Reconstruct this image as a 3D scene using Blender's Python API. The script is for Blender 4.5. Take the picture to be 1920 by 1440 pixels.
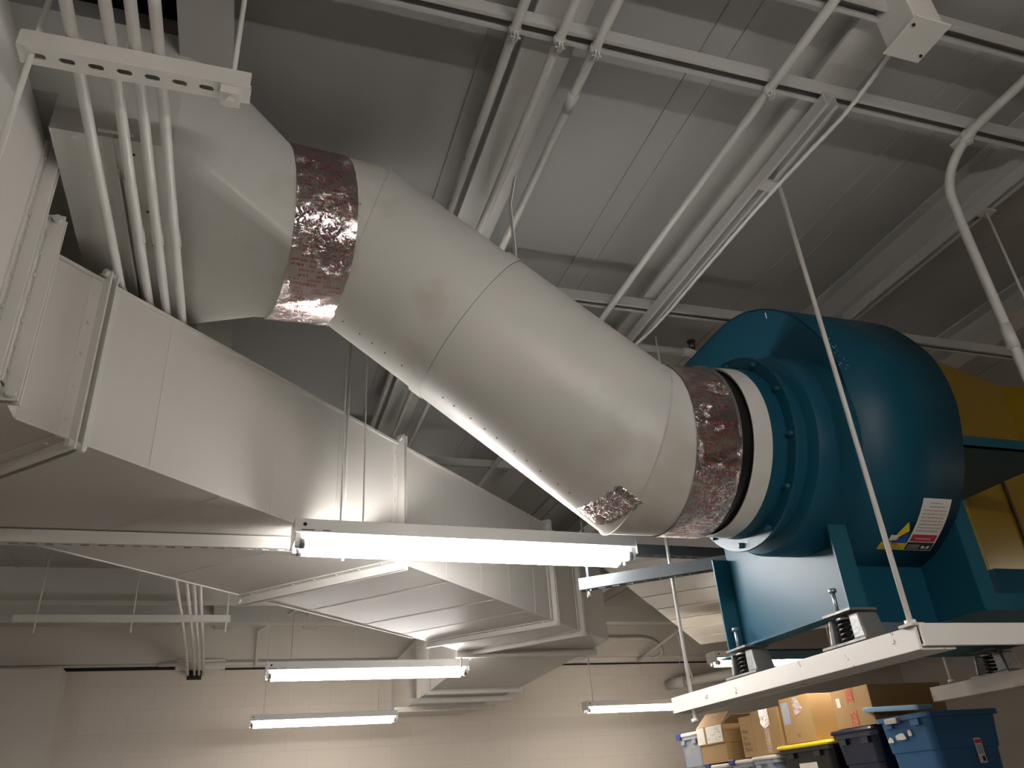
import bpy, bmesh, math, random
from mathutils import Vector, Matrix
random.seed(7)
S = bpy.context.scene
for o in list(bpy.data.objects): bpy.data.objects.remove(o)
COL = S.collection
EYE = 1.6            # eye height above the floor; everything below is written relative to the eye and lifted at the end

# ---------------------------------------------------------------- camera, world, exposure
cam_d = bpy.data.cameras.new('camera'); cam = bpy.data.objects.new('camera', cam_d); COL.objects.link(cam)
cam_d.sensor_width = 36; cam_d.lens = 1473.65/1920*36; cam_d.clip_start = .02; cam_d.clip_end = 100
r_ = Vector((0.9515882, -0.3002377, -0.0658570)); d_ = Vector((0.0879930, 0.4713756, -0.8775319)); f_ = Vector((0.2945115, 0.8292541, 0.4749743))
cam.matrix_world = Matrix(((r_.x, -d_.x, -f_.x, 0), (r_.y, -d_.y, -f_.y, 0), (r_.z, -d_.z, -f_.z, EYE), (0, 0, 0, 1)))
S.camera = cam
w = bpy.data.worlds.new('world'); S.world = w; w.use_nodes = True
w.node_tree.nodes['Background'].inputs[0].default_value = (.5, .48, .46, 1)
w.node_tree.nodes['Background'].inputs[1].default_value = .0
S.view_settings.view_transform = 'Standard'; S.view_settings.look = 'None'; S.view_settings.gamma = 1
S.view_settings.exposure = 1.3
TUBE_POWER = 28.0

# ---------------------------------------------------------------- materials
def mat(name, col, rough=.5, metal=0, noise=0, nscale=6, specks=0, emit=None, estr=0, stain=None, bump=0, bscale=40, spec=.5, speckcol=(.03,.03,.03), sscale=30):
    m = bpy.data.materials.new(name); m.use_nodes = True; nt = m.node_tree; N = nt.nodes; Lk = nt.links
    b = N['Principled BSDF']; b.inputs['Roughness'].default_value = rough; b.inputs['Metallic'].default_value = metal
    b.inputs['Specular IOR Level'].default_value = spec
    c = (*col, 1); b.inputs['Base Color'].default_value = c
    tc = N.new('ShaderNodeTexCoord')
    last = None
    def tex(scale, detail=4, rgh=.55):
        t = N.new('ShaderNodeTexNoise'); t.inputs['Scale'].default_value = scale; t.inputs['Detail'].default_value = detail
        t.inputs['Roughness'].default_value = rgh; Lk.new(tc.outputs['Object'], t.inputs['Vector']); return t
    def mixc(fac, a, bcol):
        mx = N.new('ShaderNodeMix'); mx.data_type = 'RGBA'
        Lk.new(fac, mx.inputs[0])
        if a is None: mx.inputs[6].default_value = c
        else: Lk.new(a, mx.inputs[6])
        mx.inputs[7].default_value = (*bcol, 1); return mx.outputs[2]
    def ramp(src, lo, hi, top=1):
        r = N.new('ShaderNodeMapRange'); r.inputs[1].default_value = lo; r.inputs[2].default_value = hi; r.inputs[4].default_value = top
        Lk.new(src, r.inputs[0]); return r.outputs[0]
    if noise:
        t = tex(nscale); last = mixc(ramp(t.outputs[0], .35, .75, noise), last, tuple(x*.55 for x in col))
    if stain:
        t = tex(stain[1], 3); last = mixc(ramp(t.outputs[0], stain[2], stain[2]+.12, stain[3]), last, stain[0])
    if specks:
        t = tex(sscale, 5, .75); last = mixc(ramp(t.outputs[0], specks, specks+.02), last, speckcol)
    if last: Lk.new(last, b.inputs['Base Color'])
    if emit:
        b.inputs['Emission Color'].default_value = (*emit, 1); b.inputs['Emission Strength'].default_value = estr
    if bump:
        t = tex(bscale); bp = N.new('ShaderNodeBump'); bp.inputs['Strength'].default_value = bump; bp.inputs['Distance'].default_value = .01
        Lk.new(t.outputs[0], bp.inputs['Height']); Lk.new(bp.outputs[0], b.inputs['Normal'])
    return m
M_ = dict(
 duct = mat('painted_duct', (.66,.645,.61), .42, noise=.16, nscale=2.2, stain=((.40,.36,.26),3.4,.57,.38), specks=.72, bump=.03, bscale=9),
 rect = mat('painted_sheet', (.67,.645,.61), .5, noise=.08, nscale=1.5, specks=.75, bump=.03, bscale=5),
 white = mat('white_paint', (.70,.68,.64), .45, noise=.10, nscale=8, bump=.05, bscale=30),
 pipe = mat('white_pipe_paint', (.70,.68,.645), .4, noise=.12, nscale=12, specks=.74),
 ceilpipe = mat('darker_white_pipe_paint', (.56,.55,.52), .45, noise=.12, nscale=12, specks=.76),  # darker tone of the white pipe paint, for the ceiling pipes
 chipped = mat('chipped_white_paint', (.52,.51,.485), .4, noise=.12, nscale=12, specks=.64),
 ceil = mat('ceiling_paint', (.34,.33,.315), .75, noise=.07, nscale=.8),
 beam = mat('beam_paint', (.50,.49,.465), .6, noise=.08, nscale=3),
 fixture = mat('fixture_enamel', (.74,.73,.71), .35),
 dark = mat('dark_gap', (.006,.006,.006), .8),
 slot = mat('slot_black', (.01,.01,.01), .8),
 blue = mat('teal_blue_enamel', (.004,.066,.112), .45, spec=.32, noise=.22, nscale=1.6, specks=.72, speckcol=(.01,.06,.10), sscale=9, bump=.03, bscale=3),
 bluelip = mat('teal_blue_edge', (.012,.09,.13), .45, spec=.35, noise=.1, nscale=8),
 black = mat('black_rubber', (.008,.008,.008), .35, bump=.6, bscale=14),
 zinc = mat('zinc_steel', (.45,.46,.47), .35, .85, noise=.15, nscale=30),
 cast = mat('grey_cast_metal', (.22,.22,.215), .45, .4, noise=.3, nscale=20, bump=.2, bscale=60),
 spring = mat('black_spring', (.012,.012,.012), .3, .2),
 rusty = mat('rusty_white_paint', (.70,.665,.62), .5, noise=.1, nscale=8, specks=.63, speckcol=(.20,.07,.025), sscale=22),
 rust2 = mat('weathered_white_paint', (.52,.47,.41), .6, noise=.25, nscale=8, stain=((.30,.14,.05),7,.55,.7)),
 galv = mat('galvanised_steel', (.15,.17,.185), .5, .6, noise=.15, nscale=20),
 yellow = mat('yellow_paint', (.33,.205,.006), .3, noise=.12, nscale=3),
 card = mat('cardboard', (.36,.225,.10), .8, noise=.1, nscale=10),
 card2 = mat('cardboard_darker', (.30,.165,.065), .8, noise=.1, nscale=10),
 tape = mat('clear_parcel_tape', (.42,.30,.19), .12, .0, bump=.9, bscale=50),
 redtape = mat('red_printed_tape', (.42,.10,.05), .3, specks=.56, speckcol=(.5,.33,.2), sscale=60),
 paper = mat('paper', (.72,.69,.65), .7),
 ink = mat('black_ink', (.02,.02,.02), .7),
 red = mat('label_red', (.50,.035,.05), .5),
 pink = mat('label_grey_ink', (.42,.30,.28), .6),
 lyel = mat('label_yellow', (.72,.52,.015), .5),
 lblue = mat('label_blue', (.02,.10,.36), .5),
 totebl = mat('blue_plastic', (.032,.125,.29), .42, spec=.3, noise=.1, nscale=4),
 lidbl = mat('pale_blue_plastic', (.16,.33,.52), .3),
 navy = mat('navy_plastic', (.010,.016,.045), .3),
 blk = mat('black_plastic', (.010,.010,.010), .3),
 yl = mat('yellow_plastic', (.78,.56,.015), .35),
 trans = mat('cloudy_plastic', (.30,.34,.42), .3, noise=.3, nscale=14),
 clip = mat('blue_clip_plastic', (.02,.04,.22), .35),
 greyp = mat('grey_plastic', (.40,.41,.40), .4),
 floor = mat('floor_concrete', (.20,.185,.17), .5, noise=.2, nscale=1.2),
 shelf = mat('shelf_steel', (.25,.25,.25), .5, .3),
 brown = mat('brown_paint', (.05,.025,.01), .6),
 wallp = mat('plain_wall_paint', (.60,.565,.52), .75, noise=.07, nscale=1),
 redink = mat('foil_red_ink', (.30,.02,.035), .5),
 brass = mat('sprinkler_bronze', (.05,.03,.02), .4, .6),
)
def tube_mat(name, col, s):
    return mat(name, (.9,.9,.9), .4, emit=col, estr=s)
M_['tubeA'] = tube_mat('fluorescent_tube_cool', (1,.965,.93), TUBE_POWER)
M_['tubeB'] = tube_mat('fluorescent_tube_warm', (1,.90,.76), TUBE_POWER*.55)
def block_mat():
    m = bpy.data.materials.new('painted_block'); m.use_nodes = True; N = m.node_tree.nodes; Lk = m.node_tree.links
    b = N['Principled BSDF']; b.inputs['Roughness'].default_value = .6
    tc = N.new('ShaderNodeTexCoord'); sp = N.new('ShaderNodeSeparateXYZ'); cb = N.new('ShaderNodeCombineXYZ')
    Lk.new(tc.outputs['Object'], sp.inputs[0]); Lk.new(sp.outputs[0], cb.inputs[0]); Lk.new(sp.outputs[2], cb.inputs[1])
    t = N.new('ShaderNodeTexBrick'); t.inputs['Scale'].default_value = 1; t.inputs['Brick Width'].default_value = .406; t.inputs['Row Height'].default_value = .203
    t.inputs['Mortar Size'].default_value = .004; t.inputs['Mortar Smooth'].default_value = .5
    t.inputs['Color1'].default_value = (.62,.565,.52,1); t.inputs['Color2'].default_value = (.605,.55,.505,1); t.inputs['Mortar'].default_value = (.555,.51,.465,1)
    Lk.new(cb.outputs[0], t.inputs['Vector']); Lk.new(t.outputs['Color'], b.inputs['Base Color'])
    inv = N.new('ShaderNodeMath'); inv.operation = 'SUBTRACT'; inv.inputs[0].default_value = 1; Lk.new(t.outputs['Fac'], inv.inputs[1])
    bp = N.new('ShaderNodeBump'); bp.inputs['Strength'].default_value = .2; bp.inputs['Distance'].default_value = .004
    Lk.new(inv.outputs[0], bp.inputs['Height']); Lk.new(bp.outputs[0], b.inputs['Normal']); return m
M_['block'] = block_mat()
def foil_mat():
    m = bpy.data.materials.new('aluminium_foil_tape'); m.use_nodes = True; N = m.node_tree.nodes; Lk = m.node_tree.links
    b = N['Principled BSDF']; b.inputs['Metallic'].default_value = 1; b.inputs['Roughness'].default_value = .17
    b.inputs['Base Color'].default_value = (.62,.55,.54,1)
    tc = N.new('ShaderNodeTexCoord')
    v = N.new('ShaderNodeTexVoronoi'); v.feature = 'DISTANCE_TO_EDGE'; v.inputs['Scale'].default_value = 26
    n0 = N.new('ShaderNodeTexNoise'); n0.inputs['Scale'].default_value = 9; n0.inputs['Detail'].default_value = 3
    n1 = N.new('ShaderNodeTexNoise'); n1.inputs['Scale'].default_value = 42; n1.inputs['Detail'].default_value = 5; n1.inputs['Distortion'].default_value = 1.5
    Lk.new(tc.outputs['Object'], n0.inputs[0]); Lk.new(tc.outputs['Object'], n1.inputs[0])
    ad = N.new('ShaderNodeMixRGB'); ad.inputs[0].default_value = .12; Lk.new(tc.outputs['Object'], ad.inputs[1]); Lk.new(n1.outputs['Color'], ad.inputs[2]); Lk.new(ad.outputs[0], v.inputs['Vector'])
    mr = N.new('ShaderNodeMapRange'); mr.inputs[1].default_value = 0; mr.inputs[2].default_value = .12; Lk.new(v.outputs['Distance'], mr.inputs[0])
    s = N.new('ShaderNodeMath'); s.operation = 'MULTIPLY_ADD'; Lk.new(n1.outputs[0], s.inputs[0]); s.inputs[1].default_value = .9; Lk.new(mr.outputs[0], s.inputs[2])
    bp = N.new('ShaderNodeBump'); bp.inputs['Distance'].default_value = .006
    mk = N.new('ShaderNodeMapRange'); mk.inputs[1].default_value = .42; mk.inputs[2].default_value = .62; mk.inputs[3].default_value = .10; mk.inputs[4].default_value = .75
    Lk.new(n0.outputs[0], mk.inputs[0]); Lk.new(mk.outputs[0], bp.inputs['Strength'])
    Lk.new(s.outputs[0], bp.inputs['Height']); Lk.new(bp.outputs[0], b.inputs['Normal']); return m
M_['foil'] = foil_mat()

# ---------------------------------------------------------------- mesh helpers
def V(*a): return Vector(a)
class MB:
    def __init__(s): s.v = []; s.f = []; s.sm = []
    def face(s, pts, smooth=False):
        n = len(s.v); s.v += [Vector(p) for p in pts]; s.f.append(tuple(range(n, n+len(pts)))); s.sm.append(smooth); return s
    def grid(s, rows, closed=False, smooth=True):
        n = len(s.v); c = len(rows[0])
        for r in rows: s.v += [Vector(p) for p in r]
        for i in range(len(rows)-1):
            for j in range(c if closed else c-1):
                k = (j+1) % c; s.f.append((n+i*c+j, n+i*c+k, n+(i+1)*c+k, n+(i+1)*c+j)); s.sm.append(smooth)
        return s
    def hexa(s, p):      # 8 points: bottom ring 0-3, top ring 4-7
        n = len(s.v); s.v += [Vector(q) for q in p]
        for f in ((0,3,2,1),(4,5,6,7),(0,1,5,4),(1,2,6,5),(2,3,7,6),(3,0,4,7)): s.f.append(tuple(n+i for i in f)); s.sm.append(False)
        return s
    def box(s, a, b):
        x0,y0,z0 = a; x1,y1,z1 = b
        return s.hexa([(x0,y0,z0),(x1,y0,z0),(x1,y1,z0),(x0,y1,z0),(x0,y0,z1),(x1,y0,z1),(x1,y1,z1),(x0,y1,z1)])
    def obox(s, c, ax, ay, az):     # centre and three half vectors
        c, ax, ay, az = map(Vector, (c, ax, ay, az))
        return s.hexa([c-ax-ay-az, c+ax-ay-az, c+ax+ay-az, c-ax+ay-az, c-ax-ay+az, c+ax-ay+az, c+ax+ay+az, c-ax+ay+az])
    def bar(s, p, q, wd, ht, up=(0,0,1)):
        p, q = Vector(p), Vector(q); d = (q-p)/2; u = Vector(up); side = d.cross(u).normalized()*wd/2; u = side.cross(d).normalized()*ht/2
        return s.obox((p+q)/2, d, side, u)
    def prism(s, poly, off):        # polygon extruded by a vector
        off = Vector(off); n = len(s.v); k = len(poly); s.v += [Vector(p) for p in poly] + [Vector(p)+off for p in poly]
        s.f.append(tuple(range(n, n+k))); s.sm.append(False); s.f.append(tuple(range(n+2*k-1, n+k-1, -1))); s.sm.append(False)
        for i in range(k): j = (i+1) % k; s.f.append((n+i, n+k+i, n+k+j, n+j)); s.sm.append(False)
        return s
    def tube(s, pts, r, seg=14, cap=True):
        pts = [Vector(p) for p in pts]; rows = []; t0 = (pts[1]-pts[0]).normalized()
        a = V(0,0,1) if abs(t0.z) < .9 else V(1,0,0); n = t0.cross(a).normalized()
        for i, p in enumerate(pts):
            t = ((pts[min(i+1, len(pts)-1)]-pts[max(i-1, 0)])).normalized()
            n = (n - t*n.dot(t)).normalized(); b = t.cross(n)
            rr = r[i] if isinstance(r, (list, tuple)) else r
            rows.append([p + rr*(math.cos(2*math.pi*k/seg)*n + math.sin(2*math.pi*k/seg)*b) for k in range(seg)])
        s.grid(rows, True)
        if cap:
            n = len(s.v)-seg*len(rows); s.f.append(tuple(range(n+seg-1, n-1, -1))); s.f.append(tuple(range(len(s.v)-seg, len(s.v)))); s.sm += [False, False]
        return s
    def build(s, name, m, parent=None, bevel=0):
        off = Vector((0,0,0)); p = parent
        while p is not None: off += p.location; p = p.parent
        me = bpy.data.meshes.new(name)
        base = Vector((0,0,0))
        if parent is None:
            xs = [v.x for v in s.v]; ys = [v.y for v in s.v]; zs = [v.z for v in s.v]
            base = V((min(xs)+max(xs))/2, (min(ys)+max(ys))/2, min(zs))
        me.from_pydata([v-off-base for v in s.v], [], s.f); me.polygons.foreach_set('use_smooth', s.sm)
        bm = bmesh.new(); bm.from_mesh(me); bmesh.ops.remove_doubles(bm, verts=bm.verts, dist=1e-6); bmesh.ops.recalc_face_normals(bm, faces=bm.faces)
        bm.to_mesh(me); bm.free()
        me.materials.append(m if not isinstance(m, str) else M_[m]); o = bpy.data.objects.new(name, me); COL.objects.link(o)
        o.location = base; o.parent = parent
        if bevel:
            b = o.modifiers.new('bevel', 'BEVEL'); b.width = bevel; b.segments = 2; b.limit_method = 'ANGLE'; b.angle_limit = .6
        return o
def build_each(mb, name, m, parent, label=None):
    """each loose piece of mb becomes a part of its own"""
    par = list(range(len(mb.v)))
    def find(i):
        while par[i] != i: par[i] = par[par[i]]; i = par[i]
        return i
    for f in mb.f:
        for i in f[1:]: par[find(i)] = find(f[0])
    G = {}
    for f, sm in zip(mb.f, mb.sm): G.setdefault(find(f[0]), []).append((f, sm))
    for fs in G.values():
        q = MB(); idx = {}
        for f, sm in fs:
            nf = []
            for i in f:
                if i not in idx: idx[i] = len(q.v); q.v.append(mb.v[i])
                nf.append(idx[i])
            q.f.append(tuple(nf)); q.sm.append(sm)
        o = q.build(name, m, parent)
        if label: o['label'] = label
def tag(o, label=None, cat=None, group=None, kind=None):
    for k, v in (('label', label), ('category', cat), ('group', group), ('kind', kind)):
        if v: o[k] = v
    return o
def thing(name, loc, label, cat, group=None):
    o = bpy.data.objects.new(name, None); o.empty_display_size = .05; o.location = loc; COL.objects.link(o); return tag(o, label, cat, group)
def struct(name, mb, m): return tag(mb.build(name, m), kind='structure')
def copy_tree(o, parent=None):
    c = o.copy(); COL.objects.link(c); c.parent = parent
    for ch in list(o.children): copy_tree(ch, c)
    return c
def smooth_path(pts, n=8):
    pts = [Vector(p) for p in pts]; P = [pts[0]] + pts + [pts[-1]]; out = []
    for i in range(1, len(P)-2):
        a, b, c, d = P[i-1:i+3]
        for k in range(n):
            t = k/n; out.append(.5*((2*b)+(c-a)*t+(2*a-5*b+4*c-d)*t*t+(3*b-a-3*c+d)*t**3))
    return out + [pts[-1]]
def text_geo(txt, size, fn, mb, lift=0):
    """adds the letters of txt as filled outlines; fn maps (u, v) on the flat label to a point in the room"""
    cu = bpy.data.curves.new('t', 'FONT'); cu.body = txt; cu.size = size; cu.resolution_u = 2
    o = bpy.data.objects.new('t', cu); COL.objects.link(o); bpy.context.view_layer.update()
    me = o.evaluated_get(bpy.context.evaluated_depsgraph_get()).to_mesh(); n = len(mb.v)
    mb.v += [Vector(fn(v.co.x, v.co.y)) for v in me.vertices]
    for p in me.polygons: mb.f.append(tuple(n+i for i in p.vertices)); mb.sm.append(False)
    o.evaluated_get(bpy.context.evaluated_depsgraph_get()).to_mesh_clear()
    bpy.data.objects.remove(o); bpy.data.curves.remove(cu)

# ================================================================= THE ROOM
ZC = 1.87; YB = 8.5; XL = -4.6; XR = 7.95; YF = -4.5; FL = -EYE
struct('floor', MB().box((XL-.2, YF-.2, FL-.15), (XR+.2, YB+.2, FL)), 'floor')
# ceiling slab with the dark open shaft above the plenum at the left
hx0, hx1, hy0, hy1 = -1.45, -.30, .3, 1.62
cl = MB(); cl.box((XL-.2, YF-.2, ZC), (XR+.2, hy0, ZC+.12)); cl.box((XL-.2, hy1, ZC), (XR+.2, YB+.2, ZC+.12))
cl.box((XL-.2, hy0, ZC), (hx0, hy1, ZC+.12)); cl.box((hx1, hy0, ZC), (XR+.2, hy1, ZC+.12))
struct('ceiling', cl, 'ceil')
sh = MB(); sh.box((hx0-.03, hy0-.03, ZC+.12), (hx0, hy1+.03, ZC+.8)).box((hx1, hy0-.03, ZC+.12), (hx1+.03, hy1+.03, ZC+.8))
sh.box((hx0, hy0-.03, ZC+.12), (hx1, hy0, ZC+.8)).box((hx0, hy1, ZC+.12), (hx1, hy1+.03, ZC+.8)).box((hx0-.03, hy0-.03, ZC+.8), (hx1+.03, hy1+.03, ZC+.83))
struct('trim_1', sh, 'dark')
struct('wall_back', MB().box((XL-.2, YB, FL), (XR+.2, YB+.2, ZC)), 'block')
struct('wall_front', MB().box((XL-.2, YF-.2, FL), (XR+.2, YF, ZC)), 'wallp')
struct('wall_left', MB().box((XL-.2, YF, FL), (XL, YB, ZC)), 'wallp')
struct('wall_right', MB().box((XR, YF, FL), (XR+.2, YB, ZC)), 'wallp')
struct('wall_pier', MB().box((XL, 8.22, FL), (-1.53, YB, 1.372)), 'wallp')
struct('trim_2', MB().box((XL, YB-.07, 1.435), (3.9, YB, ZC)).box((3.9, YB-.07, 1.435), (XR, YB, ZC)), 'wallp')
struct('trim_3', MB().box((-1.57, YB-.012, 1.385), (-.62, YB, 1.415)).box((-.2, YB-.012, 1.375), (1.2, YB, 1.392)).box((2.2, YB-.012, 1.36), (5.6, YB, 1.375)), 'dark')

# ceiling beams along the room (lower flange, web) and the deck seams between them
for i, (x0, x1, lab) in enumerate(((-.29, -.16, 'white steel ceiling beam beside the dark opening at top left'),
        (.55, .686, 'white steel ceiling beam running above the middle of the long round duct'),
        (1.382, 1.525, 'white steel ceiling beam under which the armoured cable runs'),
        (2.245, 2.345, 'white steel ceiling beam at the right, above the tall bent pipe'),
        (3.05, 3.19, 'white steel ceiling beam beyond the blue fan, over the yellow box'))):
    b = MB(); b.box((x0, YF, 1.745), (x1, YB-.08, 1.757)); b.box(((x0+x1)/2-.006, YF, 1.757), ((x0+x1)/2+.006, YB-.08, 1.862)); b.box((x0, YF, 1.862), (x1, YB-.08, ZC))
    if i == 0: b = MB(); b.box((x0, YF, 1.745), (x1, YB-.08, 1.757)); b.box((x0, YF, 1.757), (x0+.012, YB-.08, ZC)); 
    tag(b.build('ceiling_beam', 'beam'), lab, 'beam', 'ceiling beams')
for x in (.495, 1.10, 1.19, 1.92, 2.02, 2.72, 3.6, 4.4, 5.2, 6.0, -.9, -1.7):
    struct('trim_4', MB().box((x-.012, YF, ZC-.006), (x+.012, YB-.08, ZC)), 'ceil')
struct('trim_5', MB().box((XL, 6.75, 1.62), (1.2, 6.9, ZC)), 'beam')
struct('trim_6', MB().box((XL, 7.9, 1.70), (5.4, 8.05, ZC)), 'beam')

# ================================================================= STRUT CHANNELS
def channel(p, q, size=.041, openup=True, slots=True, name='channel', parent=None, m='white', slotpart=True):
    """U channel from p to q (centre of the closed face line), open face up or down, with slots in the closed face"""
    p, q = Vector(p), Vector(q); L = (q-p).length; d = (q-p)/L; sd = d.cross(V(0,0,1)).normalized(); u = V(0,0,1) if openup else V(0,0,-1)
    h = size/2; t = .0035; b = MB()
    def o(a0, a1, s0, s1, u0, u1): 
        c = [p+d*a+sd*s_+u*z for z in (u0, u1) for a, s_ in ((a0, s0), (a1, s0), (a1, s1), (a0, s1))]; b.hexa(c)
    o(0, L, -h, -h+t, 0, size); o(0, L, h-t, h, 0, size)
    o(0, L, -h+t, -h+.010, size-t, size); o(0, L, h-.010, h-t, size-t, size)
    if not slots: o(0, L, -h+t, h-t, 0, t)
    else:
        pitch = .0508; sl = .0145; sw = .0070; n = int(L/pitch); a = (L-n*pitch)/2; x = 0
        o(0, L, -h+t, -sw, 0, t); o(0, L, sw, h-t, 0, t)
        prev = 0
        for k in range(n):
            c = a+(k+.5)*pitch; o(prev, c-sl, -sw, sw, 0, t)
            for e, sg in ((c-sl, 1), (c+sl, -1)):      # rounded slot ends
                for s1 in (-1, 1):
                    pts = [p+d*e+sd*s1*sw] + [p+d*(e+sg*(sw*(1-math.cos(f))))+sd*s1*sw*math.sin(f) for f in (math.pi*.5, math.pi*.33, math.pi*.17, 0)]
                    b.prism(pts, u*t)
            prev = c+sl
        o(prev, L, -sw, sw, 0, t)
    return b.build(name, m, parent)

# near trapeze
K = 1.08
t1 = thing('trapeze_strut', (-.30, 1.23, 1.327), 'short white slotted trapeze channel carrying four conduits at top left', 'strut channel')
channel((-.512, 1.231, 1.331), (-.090, 1.231, 1.331), size=.044, parent=t1)
for x in (-.490, -.127):
    MB().tube([(x, 1.231, 1.04 if x < -.3 else 1.300), (x, 1.231, ZC)], .0056, 10).build('threaded_rod', 'pipe', t1)
MB().box((-.146, 1.212, 1.309), (-.108, 1.250, 1.3305)).build('square_washer', 'pipe', t1); MB().tube([(-.127, 1.231, 1.298), (-.127, 1.231, 1.309)], .011, 6).build('rod_nut', 'pipe', t1)
CX = (-.427, -.358, -.313, -.270)
CL = ('first and leftmost of the four white conduits on the trapeze', 'second from the left of the four white conduits on the trapeze', 'third from the left of the four white conduits on the trapeze', 'rightmost of the four white conduits on the trapeze, beside the duct transition')
for x, x2, lab in zip(CX, (-.46, -.400, -.360, -.322), CL):
    t = thing('electrical_conduit', (x, 1.2, 1.38), lab, 'conduit', 'conduits on the trapeze')
    MB().tube([(x, -2.0, 1.389), (x, 1.30, 1.389), (x+.001, 1.37, 1.384), (x+.001, 1.53, 1.380), (x, 1.89, 1.385), (x, 3.3, 1.400), (x2, 6.25, 1.412), (x2-.02, 7.6, 1.40), (x2-.03, YB-.05, 1.33)], .0121, 14).build('conduit_tube', 'pipe', t)
    yc = 2.09 if x < -.4 else 1.79
    MB().tube([(x, yc, 1.3868), (x, yc+.055, 1.3874)], .0143, 14).build('coupling', 'pipe', t)
    c = MB(); c.tube([(x, 1.222, 1.389), (x, 1.240, 1.389)], .0150, 12); c.build('pipe_strap', 'pipe', t); MB().box((x+.014, 1.225, 1.376), (x+.032, 1.238, 1.386)).build('strap_screw', 'pipe', t)
    MB().tube([(x2, 6.25, 1.412), (x2, 6.27, 1.412)], .0145, 12).build('pipe_strap', 'pipe', t)
# far trapeze
t2 = thing('trapeze_strut', (-.83, 6.27, 1.35), 'long white slotted trapeze channel carrying the conduits far back', 'strut channel')
channel((-1.53, 6.27, 1.355), (-.118, 6.27, 1.355), size=.044, parent=t2)
for x in (-1.39, -.78, -.145): MB().tube([(x, 6.27, 1.28), (x, 6.27, ZC)], .0055, 8).build('threaded_rod', 'pipe', t2)
# channel under the big rectangular duct, reaching the large light
t3 = thing('duct_support_strut', (-1.2, 2.74, .83), 'long white slotted channel under the rectangular duct, left of the large light', 'strut channel')
channel((-3.2, 2.745, .834), (1.0, 2.745, .834), parent=t3)
for x in (-3.0, .30): MB().tube([(x, 2.745, .80), (x, 2.745, ZC)], .005, 8).build('threaded_rod', 'pipe', t3)
t3b = thing('ceiling_strut', (1.7, 2.9, .9), 'bare grey channel seen under the foil taped duct end, right of the large light', 'strut channel')
channel((1.25, 2.80, .868), (2.6, 2.86, .868), parent=t3b, m='galv')
t4 = thing('duct_support_strut', (1.8, 4.87, .83), 'white slotted channel under the elbow of the rectangular duct', 'strut channel')
channel((1.24, 4.88, .836), (2.17, 4.88, .836), parent=t4)
for x in (1.27, 2.11): MB().tube([(x, 4.88, .78), (x, 4.88, .836 if x < 2 else .9)], .006, 8).build('threaded_rod', 'pipe', t4)
t5 = thing('duct_support_strut', (1.85, 6.98, .83), 'white channel under the reduced end of the rectangular duct', 'strut channel')
channel((1.36, 6.98, .832), (2.26, 6.98, .832), parent=t5)
t6 = thing('duct_support_strut', (1.85, 7.7, .82), 'dark edged white channel lowest under the far duct end', 'strut channel')
channel((1.34, 7.60, .838), (2.28, 7.60, .838), parent=t6)
# grey galvanised channel
t7 = thing('galvanised_strut', (1.4, 2.4, .70), 'bare grey galvanised slotted channel running behind the blue fan pedestal', 'strut channel')
channel((1.152, 2.66, .683), (1.95, 2.02, .683), parent=t7, m='galv')
MB().tube([(1.175, 2.64, .655), (1.175, 2.64, 1.70)], .005, 8).build('threaded_rod', 'galv', t7)
bb = MB(); bb.tube([(1.175, 2.64, .655), (1.175, 2.64, .683)], .009, 6); bb.build('rod_nut', 'zinc', t7)
# ceiling channels across the room (open face down)
for y, x0, x1, lab in ((1.195, -.29, 4.4, 'white ceiling channel crossing in front, top edge of the photo, pipes clamped under it'),
        (2.29, -.6, 4.4, 'white ceiling channel crossing behind the blue fan top'),
        (3.95, .3, 4.4, 'white ceiling channel seen in the gap between round and rectangular duct'),
        (.93, .5, 4.4, 'white ceiling channel nearest the camera at top right')):
    t = thing('ceiling_strut', ((x0+x1)/2, y, 1.70), lab, 'strut channel', 'ceiling channels')
    channel((x0, y, 1.744), (x1, y, 1.744), openup=False, slots=False, parent=t, m='beam')
t8 = thing('ceiling_strut', (1.42, 1.75, 1.66), 'white ceiling channel running lengthwise under the middle beam to the back', 'strut channel', 'lengthwise ceiling channels')
channel((1.424, 1.18, 1.702), (1.424, 2.6, 1.702), openup=False, slots=False, parent=t8, m='beam')
MB().box((1.407, 1.485, 1.655), (1.467, 1.525, 1.665)).build('rod_clamp', 'beam', t8)
t9 = thing('ceiling_strut', (2.29, 1.8, 1.70), 'white ceiling channel lengthwise at the right with a rod hanging from it', 'strut channel', 'lengthwise ceiling channels')
channel((2.30, .97, 1.744), (2.30, 2.2, 1.744), openup=False, slots=False, parent=t9, m='beam')
MB().box((2.28, 1.46, 1.695), (2.33, 1.50, 1.703)).build('rod_clamp', 'beam', t9)

# ================================================================= CEILING PIPES
def pipe(name, pts, r, lab, cat, group=None, couplings=(), clamps=(), m='ceilpipe', r2=None):
    pts = [Vector(p) for p in pts]
    t = thing(name, pts[0], lab, cat, group)
    MB().tube(pts, r, 16).build('pipe_run', m, t)
    for a, b in couplings: MB().tube([a, b], r*1.22, 16).build('coupling', m, t)
    for p in clamps:
        p = Vector(p); c = MB(); c.tube([p+V(0,-.010,0), p+V(0,.010,0)], r*1.22, 14); c.box(p+V(-.006,-.009,-r-.018), p+V(-.001,.009,-r)); c.box(p+V(.002,-.009,-r-.018), p+V(.007,.009,-r)); c.tube([p+V(-.013,0,-r-.012), p+V(.014,0,-r-.012)], .0035, 6); c.build('pipe_clamp', m, t)
    return t
zc = 1.685
pipe('ceiling_pipe', [(.500, -1, zc), (.500, 4.6, zc)], .0125, 'chipped white pipe, leftmost of the three clamped together under the ceiling channel', 'pipe', 'ceiling pipes', clamps=[(.5, 1.195, zc)], m='chipped')
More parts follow.
